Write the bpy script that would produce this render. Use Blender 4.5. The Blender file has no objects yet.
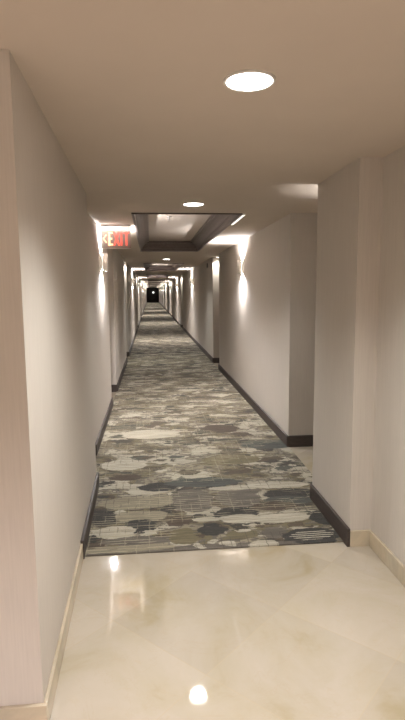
import bpy, bmesh, math, random
from mathutils import Matrix, Vector
random.seed(7)
S = bpy.context.scene
COL = S.collection

# ------------------------------------------------------------------ camera
H = 1.55
cam = bpy.data.cameras.new('camera')
cam.sensor_fit = 'VERTICAL'
cam.sensor_height = 24.0
cam.lens = 24.0 * 524.05 / 720.0
cam.clip_start = 0.02
cam.clip_end = 300
co = bpy.data.objects.new('camera', cam)
COL.objects.link(co)
F = Vector((0.09670757, 0.98695416, -0.12872113))
R = Vector((0.99508238, -0.09865611, -0.0088335))
U = Vector((0.02141738, 0.12723387, 0.99164149))
co.matrix_world = Matrix(((R.x, U.x, -F.x, 0), (R.y, U.y, -F.y, 0), (R.z, U.z, -F.z, H), (0, 0, 0, 1)))
S.camera = co

# ------------------------------------------------------------------ world, exposure
w = bpy.data.worlds.new('world')
S.world = w
w.use_nodes = True
w.node_tree.nodes['Background'].inputs[0].default_value = (1.0, 0.85, 0.7, 1)
w.node_tree.nodes['Background'].inputs[1].default_value = 0.05
S.view_settings.view_transform = 'Standard'
S.view_settings.look = 'None'
S.view_settings.exposure = 0.29
S.view_settings.gamma = 1.0
S.view_settings.use_curve_mapping = False

# lamp strengths (watts) and colours, all tuned here
DOWN_W = 140.0           # lobby and corridor downlights
DOWN_C = (1.0, 1.0, 0.965)
BACK_C = (1.0, 0.90, 0.91)
BACK_W = 240.0           # lobby downlights behind the camera
SC_UP_W = 125.0          # sconces
SC_DN_W = 120.0
SC_C = (1.0, 0.965, 0.96)
ALC_W = 30.0             # small downlights in the door alcoves
ALC_C = (1.0, 0.95, 0.86)

CEIL = 2.286
COF = 2.445
END = 84.0


# ------------------------------------------------------------------ materials
class NT:
    def __init__(s, name):
        s.m = bpy.data.materials.new(name)
        s.m.use_nodes = True
        s.t = s.m.node_tree
        s.b = s.t.nodes['Principled BSDF']
        s._tc = None

    def n(s, typ, **kw):
        nd = s.t.nodes.new(typ)
        for k, v in kw.items():
            setattr(nd, k, v)
        return nd

    def link(s, a, b):
        s.t.links.new(a, b)

    def setin(s, sock, v):
        if hasattr(v, 'is_output'):
            s.link(v, sock)
        elif isinstance(v, tuple) and len(v) == 3 and sock.type == 'RGBA':
            sock.default_value = (*v, 1)
        else:
            sock.default_value = v

    def obj(s):
        if not s._tc:
            s._tc = s.n('ShaderNodeTexCoord').outputs['Object']
        return s._tc

    def vm(s, op, a, b=None, c=None):
        nd = s.n('ShaderNodeVectorMath', operation=op)
        s.setin(nd.inputs[0], a)
        if b is not None:
            s.setin(nd.inputs[1], b)
        if c is not None:
            s.setin(nd.inputs[2], c)
        return nd.outputs['Value'] if op in ('LENGTH', 'DOT_PRODUCT') else nd.outputs['Vector']

    def ma(s, op, a, b=None, c=None):
        nd = s.n('ShaderNodeMath', operation=op)
        s.setin(nd.inputs[0], a)
        if b is not None:
            s.setin(nd.inputs[1], b)
        if c is not None:
            s.setin(nd.inputs[2], c)
        return nd.outputs[0]

    def noise(s, vec, scale, detail=2.0, rough=0.5, col=False, dist=0.0):
        nd = s.n('ShaderNodeTexNoise')
        s.setin(nd.inputs['Vector'], vec)
        nd.inputs['Scale'].default_value = scale
        nd.inputs['Detail'].default_value = detail
        nd.inputs['Roughness'].default_value = rough
        nd.inputs['Distortion'].default_value = dist
        return nd.outputs['Color'] if col else nd.outputs[0]

    def ramp(s, fac, stops, interp='LINEAR'):
        nd = s.n('ShaderNodeValToRGB')
        cr = nd.color_ramp
        cr.interpolation = interp
        while len(cr.elements) < len(stops):
            cr.elements.new(0.5)
        for e, (p, c) in zip(cr.elements, stops):
            e.position = p
            e.color = (*c, 1) if len(c) == 3 else c
        s.link(fac, nd.inputs[0])
        return nd.outputs[0]

    def mix(s, fac, a, b, blend='MIX'):
        nd = s.n('ShaderNodeMix', data_type='RGBA', blend_type=blend)
        s.setin(nd.inputs[0], fac)
        s.setin(nd.inputs[6], a)
        s.setin(nd.inputs[7], b)
        return nd.outputs[2]

    def map(s, v, a, b, c=0.0, d=1.0):
        nd = s.n('ShaderNodeMapRange')
        s.setin(nd.inputs[0], v)
        for i, x in enumerate((a, b, c, d)):
            nd.inputs[i + 1].default_value = x
        return nd.outputs[0]

    def bump(s, h, strength, dist=0.002):
        nd = s.n('ShaderNodeBump')
        nd.inputs['Strength'].default_value = strength
        nd.inputs['Distance'].default_value = dist
        s.link(h, nd.inputs['Height'])
        s.link(nd.outputs[0], s.b.inputs['Normal'])


def plain(name, c, rough=0.5, metal=0.0, var=0.0, scale=30, coat=0.0):
    k = NT(name)
    if var:
        nz = k.noise(k.obj(), scale, 3)
        col = k.ramp(nz, [(0.3, tuple(x * (1 - var) for x in c)), (0.7, tuple(min(1, x * (1 + var)) for x in c))])
        k.link(col, k.b.inputs['Base Color'])
    else:
        k.b.inputs['Base Color'].default_value = (*c, 1)
    k.b.inputs['Roughness'].default_value = rough
    k.b.inputs['Metallic'].default_value = metal
    k.b.inputs['Coat Weight'].default_value = coat
    return k.m


def emit(name, c, s):
    k = NT(name)
    k.b.inputs['Base Color'].default_value = (*c, 1)
    k.b.inputs['Emission Color'].default_value = (*c, 1)
    k.b.inputs['Emission Strength'].default_value = s
    return k.m


def wallpaper(name, c):
    k = NT(name)
    v = k.vm('MULTIPLY', k.obj(), (1.0, 1.0, 0.03))
    fine = k.noise(v, 160, 3, 0.6)
    broad = k.noise(k.vm('MULTIPLY', k.obj(), (1, 1, 0.12)), 14, 2)
    t = k.ma('ADD', k.ma('MULTIPLY', fine, 0.85), k.ma('MULTIPLY', broad, 0.15))
    col = k.ramp(t, [(0.3, tuple(x * 0.95 for x in c)), (0.7, tuple(x * 1.04 for x in c))])
    k.link(col, k.b.inputs['Base Color'])
    k.b.inputs['Roughness'].default_value = 0.75
    k.b.inputs['Specular IOR Level'].default_value = 0.2
    k.bump(fine, 0.25, 0.001)
    return k.m


def marble(name, tiles=True, base=(0.51, 0.45, 0.365), rough=0.04):
    k = NT(name)
    P = k.obj()
    wv = k.vm('ADD', P, k.vm('SCALE', P, (0, 0, 0)))
    nz = k.noise(P, 2.2, 6, 0.6, dist=0.6)
    col = k.ramp(nz, [(0.30, (0.43, 0.365, 0.24)), (0.42, (0.485, 0.425, 0.325)), (0.55, base), (0.72, (0.545, 0.485, 0.41))])
    speck = k.noise(P, 9.0, 5, 0.7, dist=1.2)
    col = k.mix(k.map(speck, 0.58, 0.72, 0, 0.3), col, (0.50, 0.40, 0.27))
    vein = k.ma('ABSOLUTE', k.ma('SUBTRACT', k.noise(P, 1.7, 5, 0.65, dist=1.6), 0.5))
    col = k.mix(k.map(vein, 0.0, 0.012, 0.12, 0.0), col, (0.45, 0.34, 0.22))
    if tiles:
        sep = k.n('ShaderNodeSeparateXYZ')
        k.link(P, sep.inputs[0])
        x, y = sep.outputs[0], sep.outputs[1]
        T = 0.81
        u = k.ma('DIVIDE', k.ma('ADD', k.ma('SUBTRACT', x, y), 1.75), T)
        v = k.ma('DIVIDE', k.ma('SUBTRACT', k.ma('ADD', x, y), 2.95), T)
        cmb = k.n('ShaderNodeCombineXYZ')
        k.link(k.ma('FLOOR', u), cmb.inputs[0])
        k.link(k.ma('FLOOR', v), cmb.inputs[1])
        wn = k.n('ShaderNodeTexWhiteNoise', noise_dimensions='3D')
        k.link(cmb.outputs[0], wn.inputs['Vector'])
        g = k.map(wn.outputs['Value'], 0, 1, 0.90, 1.06)
        hs = k.n('ShaderNodeHueSaturation')
        k.link(g, hs.inputs['Value'])
        k.link(col, hs.inputs['Color'])
        col = hs.outputs[0]
        du = k.ma('ABSOLUTE', k.ma('SUBTRACT', k.ma('FRACT', u), 0.5))
        dv = k.ma('ABSOLUTE', k.ma('SUBTRACT', k.ma('FRACT', v), 0.5))
        e = k.ma('MAXIMUM', du, dv)
        col = k.mix(k.map(e, 0.494, 0.4975, 0, 0.4), col, (0.50, 0.41, 0.29))
    k.link(col, k.b.inputs['Base Color'])
    k.b.inputs['Roughness'].default_value = rough
    return k.m


PAL = {'charcoal': (0.052, 0.050, 0.046), 'slate': (0.082, 0.086, 0.078), 'cream': (0.44, 0.405, 0.325),
       'sand': (0.27, 0.24, 0.175), 'umber': (0.095, 0.074, 0.056), 'taupe': (0.145, 0.128, 0.108),
       'olive': (0.165, 0.142, 0.088)}
BLOBS = [(0.34, 2.98, 0.8, 0.067, 'taupe'), (-0.12, 3.74, 0.3, 0.13, 'sand'), (0.28, 3.74, 0.16, 0.244, 'taupe'), (0.63, 3.75, 0.18, 0.21, 'taupe'), (1.03, 3.78, 0.2, 0.108, 'charcoal'), (-0.02, 3.48, 0.12, 0.098, 'umber'), (0.16, 3.4, 0.09, 0.094, 'umber'), (-0.1, 3.5, 0.19, 0.107, 'sand'), (0.57, 3.47, 0.17, 0.107, 'charcoal'), (-0.35, 3.5, 0.09, 0.155, 'charcoal'), (-0.11, 3.34, 0.13, 0.12, 'charcoal'), (-0.26, 3.27, 0.15, 0.101, 'cream'), (-0.04, 3.24, 0.05, 0.043, 'cream'), (-0.1, 3.14, 0.26, 0.06, 'taupe'), (-0.16, 3.04, 0.3, 0.05, 'sand'), (0.04, 4.04, 0.16, 0.108, 'charcoal'), (0.41, 4.1, 0.32, 0.113, 'slate'), (0.63, 3.95, 0.22, 0.053, 'cream'), (0.35, 3.4, 0.11, 0.047, 'cream'), (0.59, 3.38, 0.16, 0.078, 'cream'), (0.86, 3.36, 0.22, 0.078, 'cream'), (1.15, 3.33, 0.09, 0.124, 'charcoal'), (1.0, 3.08, 0.2, 0.12, 'charcoal'), (1.0, 3.66, 0.18, 0.092, 'slate'), (0.87, 3.56, 0.17, 0.087, 'umber'), (1.01, 3.97, 0.25, 0.075, 'cream'), (0.18, 3.17, 0.1, 0.124, 'olive'), (0.37, 3.24, 0.09, 0.101, 'charcoal'), (0.56, 3.15, 0.11, 0.069, 'olive'), (0.76, 3.15, 0.07, 0.09, 'taupe'), (0.26, 3.03, 0.04, 0.051, 'cream'), (0.37, 3.07, 0.04, 0.033, 'cream'), (0.46, 3.03, 0.04, 0.038, 'cream'), (0.57, 3.2, 0.05, 0.021, 'cream'), (0.67, 3.0, 0.09, 0.057, 'cream'), (-0.26, 4.62, 0.22, 0.167, 'cream'), (0.71, 4.65, 0.28, 0.158, 'olive'), (1.18, 5.09, 0.3, 0.172, 'slate'), (-0.03, 5.63, 0.33, 0.204, 'cream'), (0.76, 5.76, 0.22, 0.195, 'umber'), (-0.24, 4.29, 0.13, 0.085, 'umber')]


def carpet_mat():
    k = NT('patterned_carpet')
    P = k.obj()
    wob = k.vm('SUBTRACT', k.noise(k.vm('MULTIPLY', P, (1, 1.6, 1)), 6.5, 5, 0.72, col=True), (0.5, 0.5, 0.5))
    Q = k.vm('ADD', P, k.vm('MULTIPLY', wob, (0.22, 0.06, 0)))
    st = k.vm('MULTIPLY', Q, (1.0, 1.55, 1.0))
    n1 = k.noise(st, 2.1, 4, 0.6)
    c = PAL
    col = k.ramp(n1, [(0.0, c['charcoal']), (0.37, c['umber']), (0.43, c['olive']), (0.47, c['taupe']), (0.50, c['sand']),
                      (0.535, c['taupe']), (0.565, c['cream']), (0.63, c['slate'])], 'CONSTANT')
    n2 = k.noise(k.vm('ADD', st, (7.3, 2.1, 0)), 2.6, 4, 0.6)
    col = k.mix(k.map(n2, 0.565, 0.575), col, c['cream'])
    n3 = k.noise(k.vm('ADD', st, (1.3, 9.1, 0)), 2.4, 4, 0.6)
    col = k.mix(k.map(n3, 0.58, 0.59), col, c['charcoal'])
    n4 = k.noise(k.vm('ADD', st, (5.3, 3.1, 0)), 2.2, 4, 0.6)
    col = k.mix(k.map(n4, 0.60, 0.61), col, c['umber'])
    # larger tonal drift along the corridor
    dr = k.noise(k.vm('ADD', P, (3.0, 0, 0)), 0.45, 2)
    col = k.mix(k.map(dr, 0.35, 0.65, 0.0, 0.25), col, c['olive'])
    for (bx, by, rx, ry, nm) in BLOBS:
        ry *= 0.95
        d = k.vm('LENGTH', k.vm('MULTIPLY_ADD', Q, (1 / rx, 1 / ry, 0.0), (-bx / rx, -by / ry, 0.0)))
        col = k.mix(k.map(d, 1.0, 0.93), col, c[nm])
    stri = k.noise(k.vm('MULTIPLY', Q, (3.0, 45.0, 1.0)), 1.0, 3, 0.6)
    col = k.mix(0.55, col, k.ramp(stri, [(0.3, (0.22, 0.22, 0.22)), (0.7, (0.74, 0.74, 0.74))]), 'OVERLAY')
    # pale and dark broken yarn lines, both ways
    sep = k.n('ShaderNodeSeparateXYZ')
    k.link(k.vm('ADD', P, k.vm('MULTIPLY', wob, (0.03, 0.02, 0))), sep.inputs[0])
    x, y = sep.outputs[0], sep.outputs[1]

    def lines(coord, period, width):
        d = k.ma('ABSOLUTE', k.ma('SUBTRACT', k.ma('FRACT', k.ma('DIVIDE', coord, period)), 0.5))
        return k.ma('LESS_THAN', d, width)
    brk = k.noise(k.vm('MULTIPLY', P, (5, 40, 1)), 1.0, 1)
    brk2 = k.noise(k.vm('MULTIPLY', P, (40, 6, 1)), 1.0, 1)
    m1 = k.map(k.noise(k.vm('ADD', st, (4, 4, 4)), 1.6, 2), 0.46, 0.50)
    m2 = k.map(k.noise(k.vm('ADD', st, (9, 1, 4)), 1.6, 2), 0.50, 0.53)
    hx = k.ma('MULTIPLY', k.ma('MULTIPLY', lines(y, 0.034, 0.13), k.ma('GREATER_THAN', brk, 0.47)), m1)
    vx = k.ma('MULTIPLY', k.ma('MULTIPLY', lines(x, 0.075, 0.05), k.ma('GREATER_THAN', brk2, 0.5)), m1)
    col = k.mix(k.ma('MULTIPLY', k.ma('MAXIMUM', hx, k.ma('MULTIPLY', vx, 0.45)), 0.6), col, (0.50, 0.45, 0.32))
    hd = k.ma('MULTIPLY', k.ma('MULTIPLY', lines(y, 0.05, 0.07), k.ma('LESS_THAN', brk, 0.5)), m2)
    vd = k.ma('MULTIPLY', k.ma('MULTIPLY', lines(x, 0.055, 0.06), k.ma('LESS_THAN', brk2, 0.5)), m2)
    col = k.mix(k.ma('MULTIPLY', k.ma('MAXIMUM', hd, vd), 0.55), col, (0.09, 0.08, 0.065))
    # white hatched patch close to the right baseboard
    d = k.vm('LENGTH', k.vm('MULTIPLY_ADD', Q, (1 / 0.15, 1 / 0.06, 0.0), (-1.0 / 0.15, -3.09 / 0.06, 0.0)))
    pm = k.ma('MULTIPLY', k.ma('LESS_THAN', d, 1.0), lines(y, 0.026, 0.17))
    col = k.mix(k.ma('MULTIPLY', pm, 0.8), col, (0.62, 0.58, 0.47))
    pile = k.noise(P, 420, 2)
    col = k.mix(0.35, col, k.ramp(pile, [(0.3, (0.25, 0.25, 0.25)), (0.7, (0.75, 0.75, 0.75))]), 'OVERLAY')
    k.link(col, k.b.inputs['Base Color'])
    k.b.inputs['Roughness'].default_value = 0.95
    k.b.inputs['Specular IOR Level'].default_value = 0.1
    k.b.inputs['Sheen Weight'].default_value = 0.1
    k.bump(pile, 0.5, 0.003)
    return k.m


def darkwood(name, c, rough=0.4):
    k = NT(name)
    g = k.noise(k.vm('MULTIPLY', k.obj(), (3, 3, 14)), 6, 4, 0.6)
    k.link(k.ramp(g, [(0.3, tuple(x * 0.8 for x in c)), (0.7, tuple(x * 1.15 for x in c))]), k.b.inputs['Base Color'])
    k.b.inputs['Roughness'].default_value = rough
    return k.m


M_WALL = wallpaper('linen_wallpaper', (0.63, 0.58, 0.525))
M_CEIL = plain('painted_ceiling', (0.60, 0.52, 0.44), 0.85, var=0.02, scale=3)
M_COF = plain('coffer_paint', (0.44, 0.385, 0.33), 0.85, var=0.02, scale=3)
M_TILE = marble('cream_marble_tiles', True)
M_MBASE = marble('cream_marble_base', False, (0.62, 0.53, 0.39), 0.15)
M_CARPET = carpet_mat()
M_BASE = darkwood('espresso_baseboard', (0.066, 0.051, 0.046), 0.55)
M_CROWN = darkwood('espresso_crown', (0.135, 0.107, 0.097), 0.4)
M_WHITE = plain('white_enamel', (0.75, 0.73, 0.70), 0.4)
M_NICKEL = plain('brushed_nickel', (0.62, 0.60, 0.58), 0.35, 0.7)
M_SATIN = plain('satin_sconce_metal', (0.55, 0.52, 0.48), 0.6, 0.2)
M_DOOR = darkwood('door_wood', (0.16, 0.11, 0.075), 0.4)
M_DARK = plain('dark_end_panel', (0.055, 0.047, 0.043), 0.6, var=0.15, scale=6)
M_GREY = plain('grey_plastic', (0.12, 0.11, 0.11), 0.5)
M_LENS = emit('downlight_lens', (1.0, 0.95, 0.88), 14)
M_BULB = emit('sconce_lens', (1.0, 0.95, 0.88), 20)
M_STRIP = emit('linear_glow', (1.0, 0.95, 0.9), 1.1)
M_ENDLAMP = emit('wall_lamp_globe', (1.0, 0.95, 0.9), 1.6)
M_RED = emit('exit_letter_red', (1.0, 0.17, 0.13), 0.9)
M_PALE = emit('exit_letter_pale', (1.0, 0.66, 0.42), 1.2)


def acrylic():
    k = NT('clear_acrylic_panel')
    k.b.inputs['Base Color'].default_value = (0.62, 0.57, 0.53, 1)
    k.b.inputs['Roughness'].default_value = 0.25
    k.b.inputs['Alpha'].default_value = 0.6
    return k.m


M_ACR = acrylic()


# ------------------------------------------------------------------ mesh helpers
def bm_new():
    return bmesh.new()


def bx(bm, x0, x1, y0, y1, z0, z1):
    vs = [bm.verts.new(p) for p in ((x0, y0, z0), (x1, y0, z0), (x1, y1, z0), (x0, y1, z0),
                                    (x0, y0, z1), (x1, y0, z1), (x1, y1, z1), (x0, y1, z1))]
    for f in ((0, 3, 2, 1), (4, 5, 6, 7), (0, 1, 5, 4), (1, 2, 6, 5), (2, 3, 7, 6), (3, 0, 4, 7)):
        bm.faces.new([vs[i] for i in f])
    return vs


def prism(bm, poly, z0, z1):
    a = [bm.verts.new((x, y, z0)) for x, y in poly]
    b = [bm.verts.new((x, y, z1)) for x, y in poly]
    n = len(poly)
    bm.faces.new(a[::-1])
    bm.faces.new(b)
    for i in range(n):
        bm.faces.new((a[i], a[(i + 1) % n], b[(i + 1) % n], b[i]))


def lathe(bm, prof, seg=32, cap=True, a0=0.0, a1=2 * math.pi):
    """rings of (radius, z) turned about z"""
    full = abs(a1 - a0 - 2 * math.pi) < 1e-6
    n = seg if full else seg + 1
    rings = []
    for r, z in prof:
        rings.append([bm.verts.new((r * math.cos(a0 + (a1 - a0) * i / seg), r * math.sin(a0 + (a1 - a0) * i / seg), z)) for i in range(n)])
    for p, q in zip(rings, rings[1:]):
        for i in range(n if full else n - 1):
            j = (i + 1) % n
            bm.faces.new((p[i], p[j], q[j], q[i]))
    if cap:
        for rg in (rings[0], rings[-1]):
            bm.faces.new(rg)
    return rings


def link(name, bm, mat, parent=None, loc=None, smooth=False, bevel=0.0):
    me = bpy.data.meshes.new(name)
    bmesh.ops.recalc_face_normals(bm, faces=bm.faces)
    bm.to_mesh(me)
    bm.free()
    me.materials.append(mat)
    if smooth:
        for p in me.polygons:
            p.use_smooth = True
    o = bpy.data.objects.new(name, me)
    COL.objects.link(o)
    if parent:
        o.parent = parent
    if loc:
        o.location = loc
    if bevel:
        md = o.modifiers.new('bevel', 'BEVEL')
        md.width = bevel
        md.segments = 2
    return o


def struct(name, bm, mat, parent=None, **k):
    o = link(name, bm, mat, parent, **k)
    if not parent:
        o['kind'] = 'structure'
    return o


def tag(o, label, cat, group=None):
    o['label'] = label
    o['category'] = cat
    if group:
        o['group'] = group
    return o


def empty(name, loc, label, cat, group=None, rz=0.0):
    o = bpy.data.objects.new(name, None)
    COL.objects.link(o)
    o.location = loc
    o.rotation_euler = (0, 0, rz)
    o.empty_display_size = 0.05
    return tag(o, label, cat, group)


def dup(root, loc, rz, label, group=None):
    r = root.copy()
    COL.objects.link(r)
    r.location = loc
    r.rotation_euler = (0, 0, rz)
    r['label'] = label
    if group:
        r['group'] = group
    for ch in list(root.children):
        c = ch.copy()
        COL.objects.link(c)
        c.parent = r
        for g in list(ch.children):
            d = g.copy()
            COL.objects.link(d)
            d.parent = c
    return r


def spot(name, loc, direction, watts, col, angle, blend, radius, parent=None):
    L = bpy.data.lights.new(name, 'SPOT')
    L.energy = watts
    L.color = col
    L.spot_size = math.radians(angle)
    L.spot_blend = blend
    L.shadow_soft_size = radius
    o = bpy.data.objects.new(name, L)
    COL.objects.link(o)
    o.location = loc
    o.rotation_euler = Vector(direction).to_track_quat('-Z', 'Y').to_euler()
    if parent:
        o.parent = parent
    return o


def one(name, mat, *boxes):
    bm = bm_new()
    for b in boxes:
        bx(bm, *b)
    return struct(name, bm, mat)


# ------------------------------------------------------------------ the setting
LA, LB, LD = -0.432, -0.558, -0.95       # lobby-side left wall, corridor left wall, back of the door alcoves
RS, RL, RW, RD = 1.18, 1.315, 1.348, 1.75  # stub wall, lobby right wall, corridor right wall, back of the alcoves
Y0, YF, YA, YB = 1.75, 2.985, 4.125, 4.95



def LX(y):      # the lobby-side left wall runs very slightly out of true
    return -0.411 - 0.021 * (y - 1.75)


one('floor', M_TILE, (-3.2, 3.2, -3.6, END + 0.3, -0.1, 0.0))

# carpet laid wall to wall from the marble edge to the far end
bm = bm_new()
prism(bm, [(RS, YF), (RS, 3.68), (1.33, 3.68), (RW, 5.0), (RW, END), (LB, END), (LB, YA), (LX(YA), YA), (LX(YF), YF)], 0.0, 0.008)
carpet = link('carpet', bm, M_CARPET)
tag(carpet, 'long corridor carpet in abstract grey, cream and olive camouflage-like pattern meeting the marble', 'carpet')

L_OPEN = [(YA, YB, -1.9), (7.2, 8.24, LD), (11.8, 12.85, LD), (22.1, 23.2, LD), (32.4, 33.5, LD), (42.6, 43.7, LD), (52.6, 53.7, LD)]
R_OPEN = [(3.68, 5.0, 3.0), (10.3, 11.33, RD), (22.1, 23.2, RD), (32.4, 33.5, RD), (42.6, 43.7, RD), (52.6, 53.7, RD)]

# left side: masses between the openings, then the backs of the openings
bm = bm_new()
prism(bm, [(LX(Y0), Y0), (LX(YF), YF), (LX(YA), YA), (-3.2, YA), (-3.2, Y0)], 0, CEIL)
struct('wall_left', bm, M_WALL)
edges = [(b, a2) for (_, b, _), (a2, _, _) in zip(L_OPEN, L_OPEN[1:])] + [(L_OPEN[-1][1], END)]
for i, (a, b) in enumerate(edges):
    one('wall_left', M_WALL, (-2.0 if i == 0 else LD - 0.1, LB, a, b, 0, CEIL))
for a, b, d in L_OPEN:
    one('wall_left', M_WALL, (d - 0.1, d, a - 0.0, b, 0, CEIL))
# right side
one('wall_right', M_WALL, (RL, RL + 0.2, -3.4, 2.935, 0, CEIL))
one('wall_right', M_WALL, (RS, 3.1, 2.935, 3.68, 0, CEIL))
edges = [(b, a2) for (_, b, _), (a2, _, _) in zip(R_OPEN, R_OPEN[1:])] + [(R_OPEN[-1][1], END)]
for i, (a, b) in enumerate(edges):
    one('wall_right', M_WALL, (RW, 3.1 if i == 0 else RD + 0.1, a, b, 0, CEIL))
for a, b, d in R_OPEN:
    one('wall_right', M_WALL, (d, d + 0.1, a, b, 0, CEIL))
# lobby behind the camera
one('wall_back', M_WALL, (-3.2, RL + 0.2, -3.6, -3.4, 0, CEIL))
one('wall_lobby', M_WALL, (-3.3, -3.2, -3.6, Y0, 0, CEIL))
# dark far end of the corridor
one('wall_end', M_DARK, (LD - 0.1, RD + 0.1, END, END + 0.2, 0, CEIL))

# ceiling with a row of coffers
COFS = [(5.05 + 8.55 * k, 9.58 + 8.55 * k) for k in range(9)]
CX0, CX1 = -0.145, 0.875
bm = bm_new()
ys = -3.6
for a, b in COFS:
    bx(bm, -3.3, 3.2, ys, a, CEIL, CEIL + 0.1)
    bx(bm, -3.3, CX0, a, b, CEIL, CEIL + 0.1)
    bx(bm, CX1, 3.2, a, b, CEIL, CEIL + 0.1)
    ys = b
bx(bm, -3.3, 3.2, ys, END + 0.3, CEIL, CEIL + 0.1)
struct('ceiling', bm, M_CEIL)
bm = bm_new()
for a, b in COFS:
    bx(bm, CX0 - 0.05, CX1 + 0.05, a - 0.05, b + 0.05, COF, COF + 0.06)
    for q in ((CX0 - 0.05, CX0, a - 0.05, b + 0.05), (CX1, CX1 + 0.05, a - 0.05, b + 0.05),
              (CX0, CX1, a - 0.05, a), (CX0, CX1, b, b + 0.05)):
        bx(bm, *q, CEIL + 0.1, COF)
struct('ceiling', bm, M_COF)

# stepped dark crown round each coffer: (inset from the opening's edge, height)
PROF = [(-0.012, CEIL - 0.012), (0.012, CEIL - 0.012), (0.012, CEIL + 0.03), (0.03, CEIL + 0.045), (0.03, CEIL + 0.06),
        (0.05, CEIL + 0.085), (0.085, CEIL + 0.115), (0.115, CEIL + 0.128), (0.115, CEIL + 0.142), (0.145, CEIL + 0.146), (0.145, COF),
        (0.0, COF), (0.0, CEIL + 0.001), (-0.012, CEIL + 0.001)]
for k, (a, b) in enumerate(COFS):
    bm = bm_new()
    rings = []
    for d, z in PROF:
        rings.append([bm.verts.new(p) for p in ((CX0 + d, a + d, z), (CX1 - d, a + d, z), (CX1 - d, b - d, z), (CX0 + d, b - d, z))])
    n = len(rings)
    for i in range(n):
        p, q = rings[i], rings[(i + 1) % n]
        for j in range(4):
            bm.faces.new((p[j], p[(j + 1) % 4], q[(j + 1) % 4], q[j]))
    struct('trim_%d' % (k + 1), bm, M_CROWN)

# baseboards: dark wood along the carpet, marble along the lobby
BH, BT = 0.115, 0.02


def base(side, mat, x0, x1, y0, y1, h=BH):
    bm = bm_new()
    bx(bm, x0, x1, y0, y1, 0.0, h)
    o = struct('baseboard_' + side, bm, mat, bevel=0.003)
    return o


def base_poly(mat, a, b, t, h):
    bm = bm_new()
    prism(bm, [(LX(a), a), (LX(a) + t, a), (LX(b) + t, b), (LX(b), b)], 0, h)
    struct('baseboard_left', bm, mat, bevel=0.003)


base_poly(M_BASE, YF - 0.03, YA, BT, BH)
base('left', M_BASE, LA - 0.6, LX(YA) + BT, YA, YA + BT)
for (p, q) in zip(L_OPEN, L_OPEN[1:] + [(END, 0, 0)]):
    base('left', M_BASE, LB, LB + BT, p[1], q[0])
    base('left', M_BASE, LD + 0.001, LB + BT, p[1] - BT, p[1])       # the end face looking down the corridor
    if q[1]:
        base('left', M_BASE, LD + 0.001, LB + BT, q[0], q[0] + BT)
base('right', M_BASE, RS - BT, RS, 2.92, 3.68)
for i, (p, q) in enumerate(zip(R_OPEN, R_OPEN[1:] + [(END, 0, 0)])):
    base('right', M_BASE, RW - BT, RW, p[1], q[0])
    base('right', M_BASE, RW - BT, (RD if i else 3.0) - 0.001, p[1] - BT, p[1])
    if q[1]:
        base('right', M_BASE, RW - BT, RD - 0.001, q[0], q[0] + BT)
base_poly(M_MBASE, Y0, YF - 0.03, 0.014, 0.10)
base('left', M_MBASE, -3.2, LX(Y0) + 0.014, Y0 - 0.016, Y0, 0.10)
base('right', M_MBASE, RL - 0.016, RL, -3.4, 2.919, 0.10)
base('right', M_MBASE, RS, RL, 2.919, 2.935, 0.10)
base('back', M_MBASE, -3.2, RL - 0.016, -3.4, -3.384, 0.10)


# door leaves set in the backs of the alcoves
def door(n, x, a, b, sx):
    bm = bm_new()
    m = 0.07
    bx(bm, min(x, x + sx * 0.035), max(x, x + sx * 0.035), a + m, b - m, 0.01, 2.1)
    d = struct('door_%d' % n, bm, M_DOOR, bevel=0.004)
    bm = bm_new()
    for y0, y1, z0, z1 in ((a + 0.02, a + m, 0.0, 2.16), (b - m, b - 0.02, 0.0, 2.16), (a + m, b - m, 2.1, 2.16)):
        bx(bm, min(x, x + sx * 0.05), max(x, x + sx * 0.05), y0, y1, z0, z1)
    link('door_frame', bm, M_CROWN, d)
    bm = bm_new()
    bx(bm, min(x + sx * 0.035, x + sx * 0.075), max(x + sx * 0.035, x + sx * 0.075), a + m + 0.06, a + m + 0.08, 0.99, 1.01)
    bx(bm, min(x + sx * 0.062, x + sx * 0.078), max(x + sx * 0.062, x + sx * 0.078), a + m + 0.06, a + m + 0.18, 0.988, 1.012)
    link('door_handle', bm, M_NICKEL, d)


n = 1
for a, b, d in L_OPEN[1:4]:
    door(n, d, a, b, 1)
    n += 1
for a, b, d in R_OPEN[1:3]:
    door(n, d, a, b, -1)
    n += 1

# ------------------------------------------------------------------ ceiling downlights
def make_downlight(loc, label, group=None, rad=0.083, watts=DOWN_W, col=DOWN_C):
    t = empty('ceiling_downlight', loc, label, 'ceiling light', group)
    bm = bm_new()
    lathe(bm, [(rad * 0.98, 0.0), (rad * 1.1, 0.0), (rad * 1.1, -0.004), (rad * 1.04, -0.009), (rad * 0.98, -0.006), (rad * 0.98, 0.0)], 40, cap=False)
    link('trim_ring', bm, M_WHITE, t, smooth=True)
    bm = bm_new()
    lathe(bm, [(rad * 0.98, -0.001), (rad * 0.97, -0.006), (rad * 0.6, -0.0085), (rad * 0.02, -0.009)], 40)
    link('lens', bm, M_LENS, t, smooth=True)
    return t


def down_spot(loc, watts=DOWN_W, col=DOWN_C, angle=125, rad=0.07, parent=None):
    return spot('lamp', (loc[0], loc[1], loc[2] - 0.02), (0, 0, -1), watts, col, angle, 0.9, rad, None)


def alcove_spot(loc):
    return spot('lamp', (loc[0], loc[1], loc[2] - 0.02), (0, 0, -1), ALC_W, ALC_C, 120, 0.6, 0.03, None)


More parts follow.
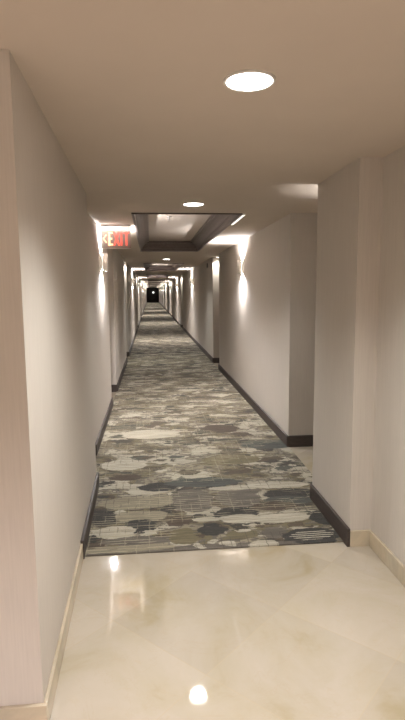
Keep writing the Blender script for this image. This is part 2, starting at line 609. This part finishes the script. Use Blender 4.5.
DL = [((0.363, 1.925, CEIL), 'large round recessed downlight over the marble lobby floor, nearest to the viewer'),
      ((0.378, 4.52, CEIL), 'round recessed downlight just in front of the first dark-trimmed ceiling coffer'),
      ((0.378, 11.9, CEIL), 'small distant round downlight in the flat ceiling between the first and second coffers')]
d0 = make_downlight(*DL[0])
down_spot(DL[0][0])
for loc, lab in DL[1:]:
    dup(d0, loc, 0, lab)
    down_spot(loc, DOWN_W * 0.55)
for x, y in ((0.37, -0.7), (-0.35, -0.7), (-1.7, -0.7)):
    dup(d0, (x, y, CEIL), 0, 'round recessed downlight over the lobby behind the viewpoint', 'lobby downlights behind the viewpoint')
    down_spot((x, y, CEIL), BACK_W, BACK_C, 140)


# small downlights inside the door alcoves, close to the far jamb
a0 = None
for side, x, ops in (('left', LB - 0.06, L_OPEN[2:]), ('right', RW + 0.10, R_OPEN[1:])):
    for k, (a, b, d) in enumerate(ops):
        loc = (x, b - 0.10, CEIL)
        o = ('first', 'second', 'third', 'fourth', 'fifth')[k]
        lab = 'small recessed downlight lighting the jamb of the %s lit door alcove on the %s wall' % (o, side)
        if a0 is None:
            a0 = make_downlight(loc, lab, 'door alcove downlights', rad=0.035)
        else:
            dup(a0, loc, 0, lab, 'door alcove downlights')
        alcove_spot(loc)


# ------------------------------------------------------------------ wall sconces
SZ0, SZ1 = 1.80, 2.00


def sconce_lamps(x, y, sgn):
    px = x + sgn * 0.045
    spot('lamp', (px, y, SZ1 - 0.004), (0, 0, 1), SC_UP_W, SC_C, 165, 0.6, 0.025)
    spot('lamp', (px, y, SZ0 + 0.004), (0, 0, -1), SC_DN_W, SC_C, 165, 0.6, 0.025)


def make_sconce(x, y, rz, label, group):
    t = empty('wall_sconce', (x, y, SZ0), label, 'wall light', group, rz)
    h = SZ1 - SZ0
    bm = bm_new()
    bx(bm, 0.0, 0.014, -0.045, 0.045, 0.03, h - 0.03)
    link('back_plate', bm, M_NICKEL, t, bevel=0.003)
    bm = bm_new()      # open half-round housing
    r = 0.045
    a0_, a1_ = -math.radians(100), math.radians(100)
    rings = lathe(bm, [(r, 0.0), (r, h), (r - 0.004, h), (r - 0.004, 0.0), (r, 0.0)], 24, cap=False, a0=a0_, a1=a1_)
    bmesh.ops.translate(bm, verts=bm.verts, vec=(0.035, 0, 0))
    link('housing', bm, M_SATIN, t, smooth=True)
    for z in (0.012, h - 0.018):
        bm = bm_new()
        lathe(bm, [(0.028, z), (0.03, z + 0.003), (0.028, z + 0.006)], 24)
        bmesh.ops.translate(bm, verts=bm.verts, vec=(0.042, 0, 0))
        link('lens', bm, M_BULB, t, smooth=True)
    return t


SL = [(6.25, 'nickel wall sconce glowing up and down the left wall, right behind the red EXIT sign')]
SR = [(7.65, 'large bright nickel wall sconce on the right wall between the opening and first door alcove')]
ORD = ['second', 'third', 'fourth', 'fifth', 'sixth', 'seventh', 'eighth']
for k, y in enumerate((17.0, 26.4, 36.0, 45.5, 55.0, 65.0, 75.0)):
    SL.append((y, '%s wall sconce from the front along the left corridor wall, glowing up and down' % ORD[k]))
    SR.append((y, '%s wall sconce from the front along the right corridor wall, glowing up and down' % ORD[k]))
s0 = None
for x, sgn, lst in ((LB, 1, SL), (RW, -1, SR)):
    for y, lab in lst:
        if s0 is None:
            s0 = make_sconce(x, y, 0.0, lab, 'corridor wall sconces')
        else:
            dup(s0, (x, y, SZ0), 0.0 if sgn > 0 else math.pi, lab, 'corridor wall sconces')
        sconce_lamps(x, y, sgn)
# one more in the side opening on the right, round the corner
dup(s0, (1.5, 3.68, SZ0), math.pi / 2, 'wall sconce inside the side opening on the right, round the corner', 'corridor wall sconces')
spot('lamp', (1.5, 3.735, SZ1 - 0.004), (0, 0, 1), SC_UP_W * 0.09, SC_C, 136, 0.3, 0.025)

# ------------------------------------------------------------------ exit sign
EX, EY, ET = -0.36, 5.95, CEIL
t = empty('exit_sign', (EX, EY, ET), 'red-lettered EXIT sign on a clear panel hanging from the ceiling by the left wall', 'exit sign')
bm = bm_new()
bx(bm, -0.165, 0.165, -0.03, 0.03, -0.016, 0.0)
link('canopy', bm, M_WHITE, t, bevel=0.004)
bm = bm_new()
bx(bm, -0.16, 0.16, -0.005, 0.005, -0.250, -0.016)
link('panel', bm, M_ACR, t)
bm = bm_new()
bx(bm, -0.162, 0.162, -0.007, 0.007, -0.256, -0.248)
link('edge_rail', bm, M_WHITE, t)


def strokes(name, segs, mat, wd=0.026):
    """letter of straight strokes in the sign's plane (x, z), raised from its front"""
    bm = bm_new()
    for x0, z0, x1, z1 in segs:
        dx, dz = x1 - x0, z1 - z0
        L = math.hypot(dx, dz)
        nx, nz = -dz / L * wd / 2, dx / L * wd / 2
        q = [(x0 + nx, z0 + nz), (x0 - nx, z0 - nz), (x1 - nx, z1 - nz), (x1 + nx, z1 + nz)]
        a = [bm.verts.new((x, -0.010, z)) for x, z in q]
        b = [bm.verts.new((x, -0.004, z)) for x, z in q]
        bm.faces.new(a)
        bm.faces.new(b[::-1])
        for i in range(4):
            bm.faces.new((a[i], a[(i + 1) % 4], b[(i + 1) % 4], b[i]))
    o = link(name, bm, mat, t)
    return o


zb, zt = -0.222, -0.072
zm = (zb + zt) / 2
strokes('arrow', [(-0.105, zm + 0.042, -0.138, zm), (-0.105, zm - 0.042, -0.138, zm)], M_PALE, 0.014)
xe = -0.085
strokes('letter', [(xe + 0.012, zb, xe + 0.012, zt), (xe, zt - 0.012, xe + 0.052, zt - 0.012), (xe, zm, xe + 0.044, zm), (xe, zb + 0.012, xe + 0.052, zb + 0.012)], M_PALE, 0.019)
xx = -0.022
strokes('letter', [(xx, zb, xx + 0.056, zt), (xx, zt, xx + 0.056, zb)], M_RED, 0.018)
strokes('letter', [(0.058, zb, 0.058, zt)], M_RED, 0.018)
xt = 0.082
strokes('letter', [(xt, zt - 0.012, xt + 0.062, zt - 0.012), (xt + 0.031, zb, xt + 0.031, zt)], M_RED, 0.018)

# ------------------------------------------------------------------ small things on the ceiling and walls
t = empty('linear_strip', (CX1 + 0.03, 5.42, CEIL), 'short bright linear strip along the right edge of the nearest coffer', 'strip light')  # slim white bar with a glowing underside
bm = bm_new()
bx(bm, -0.014, 0.014, -0.36, 0.36, -0.012, 0.0)
link('housing', bm, M_WHITE, t)
bm = bm_new()
bx(bm, -0.010, 0.010, -0.35, 0.35, -0.016, -0.012)
link('glow_face', bm, M_STRIP, t)

t = empty('sprinkler_head', (0.24, 6.4, COF), 'tiny pale sprinkler head on the ceiling inside the nearest coffer', 'sprinkler')
bm = bm_new()
lathe(bm, [(0.032, 0.0), (0.03, -0.006), (0.012, -0.012), (0.010, -0.03)], 20)
link('escutcheon', bm, M_NICKEL, t, smooth=True)
bm = bm_new()
lathe(bm, [(0.006, -0.03), (0.004, -0.04), (0.018, -0.042), (0.018, -0.045)], 16)
link('deflector', bm, M_NICKEL, t)

bm = bm_new()
bx(bm, -0.025, 0.0, -0.05, 0.05, -0.05, 0.05)
o = link('alarm_box', bm, M_GREY, None, loc=(RW, 12.3, 2.16), bevel=0.006)
tag(o, 'tiny dark grey box high on the right wall just past the lit door alcove', 'alarm')

t = empty('wall_lamp', (0.50, END, 1.55), 'small glowing round lamp on the dark wall at the far end of the corridor', 'wall lamp')
bm = bm_new()
bx(bm, -0.05, 0.05, -0.03, 0.0, -0.07, 0.07)
link('back_plate', bm, M_NICKEL, t)
bm = bm_new()
bmesh.ops.create_uvsphere(bm, u_segments=20, v_segments=12, radius=0.14)
bmesh.ops.translate(bm, verts=bm.verts, vec=(0, -0.165, 0))
link('globe', bm, M_ENDLAMP, t, smooth=True)
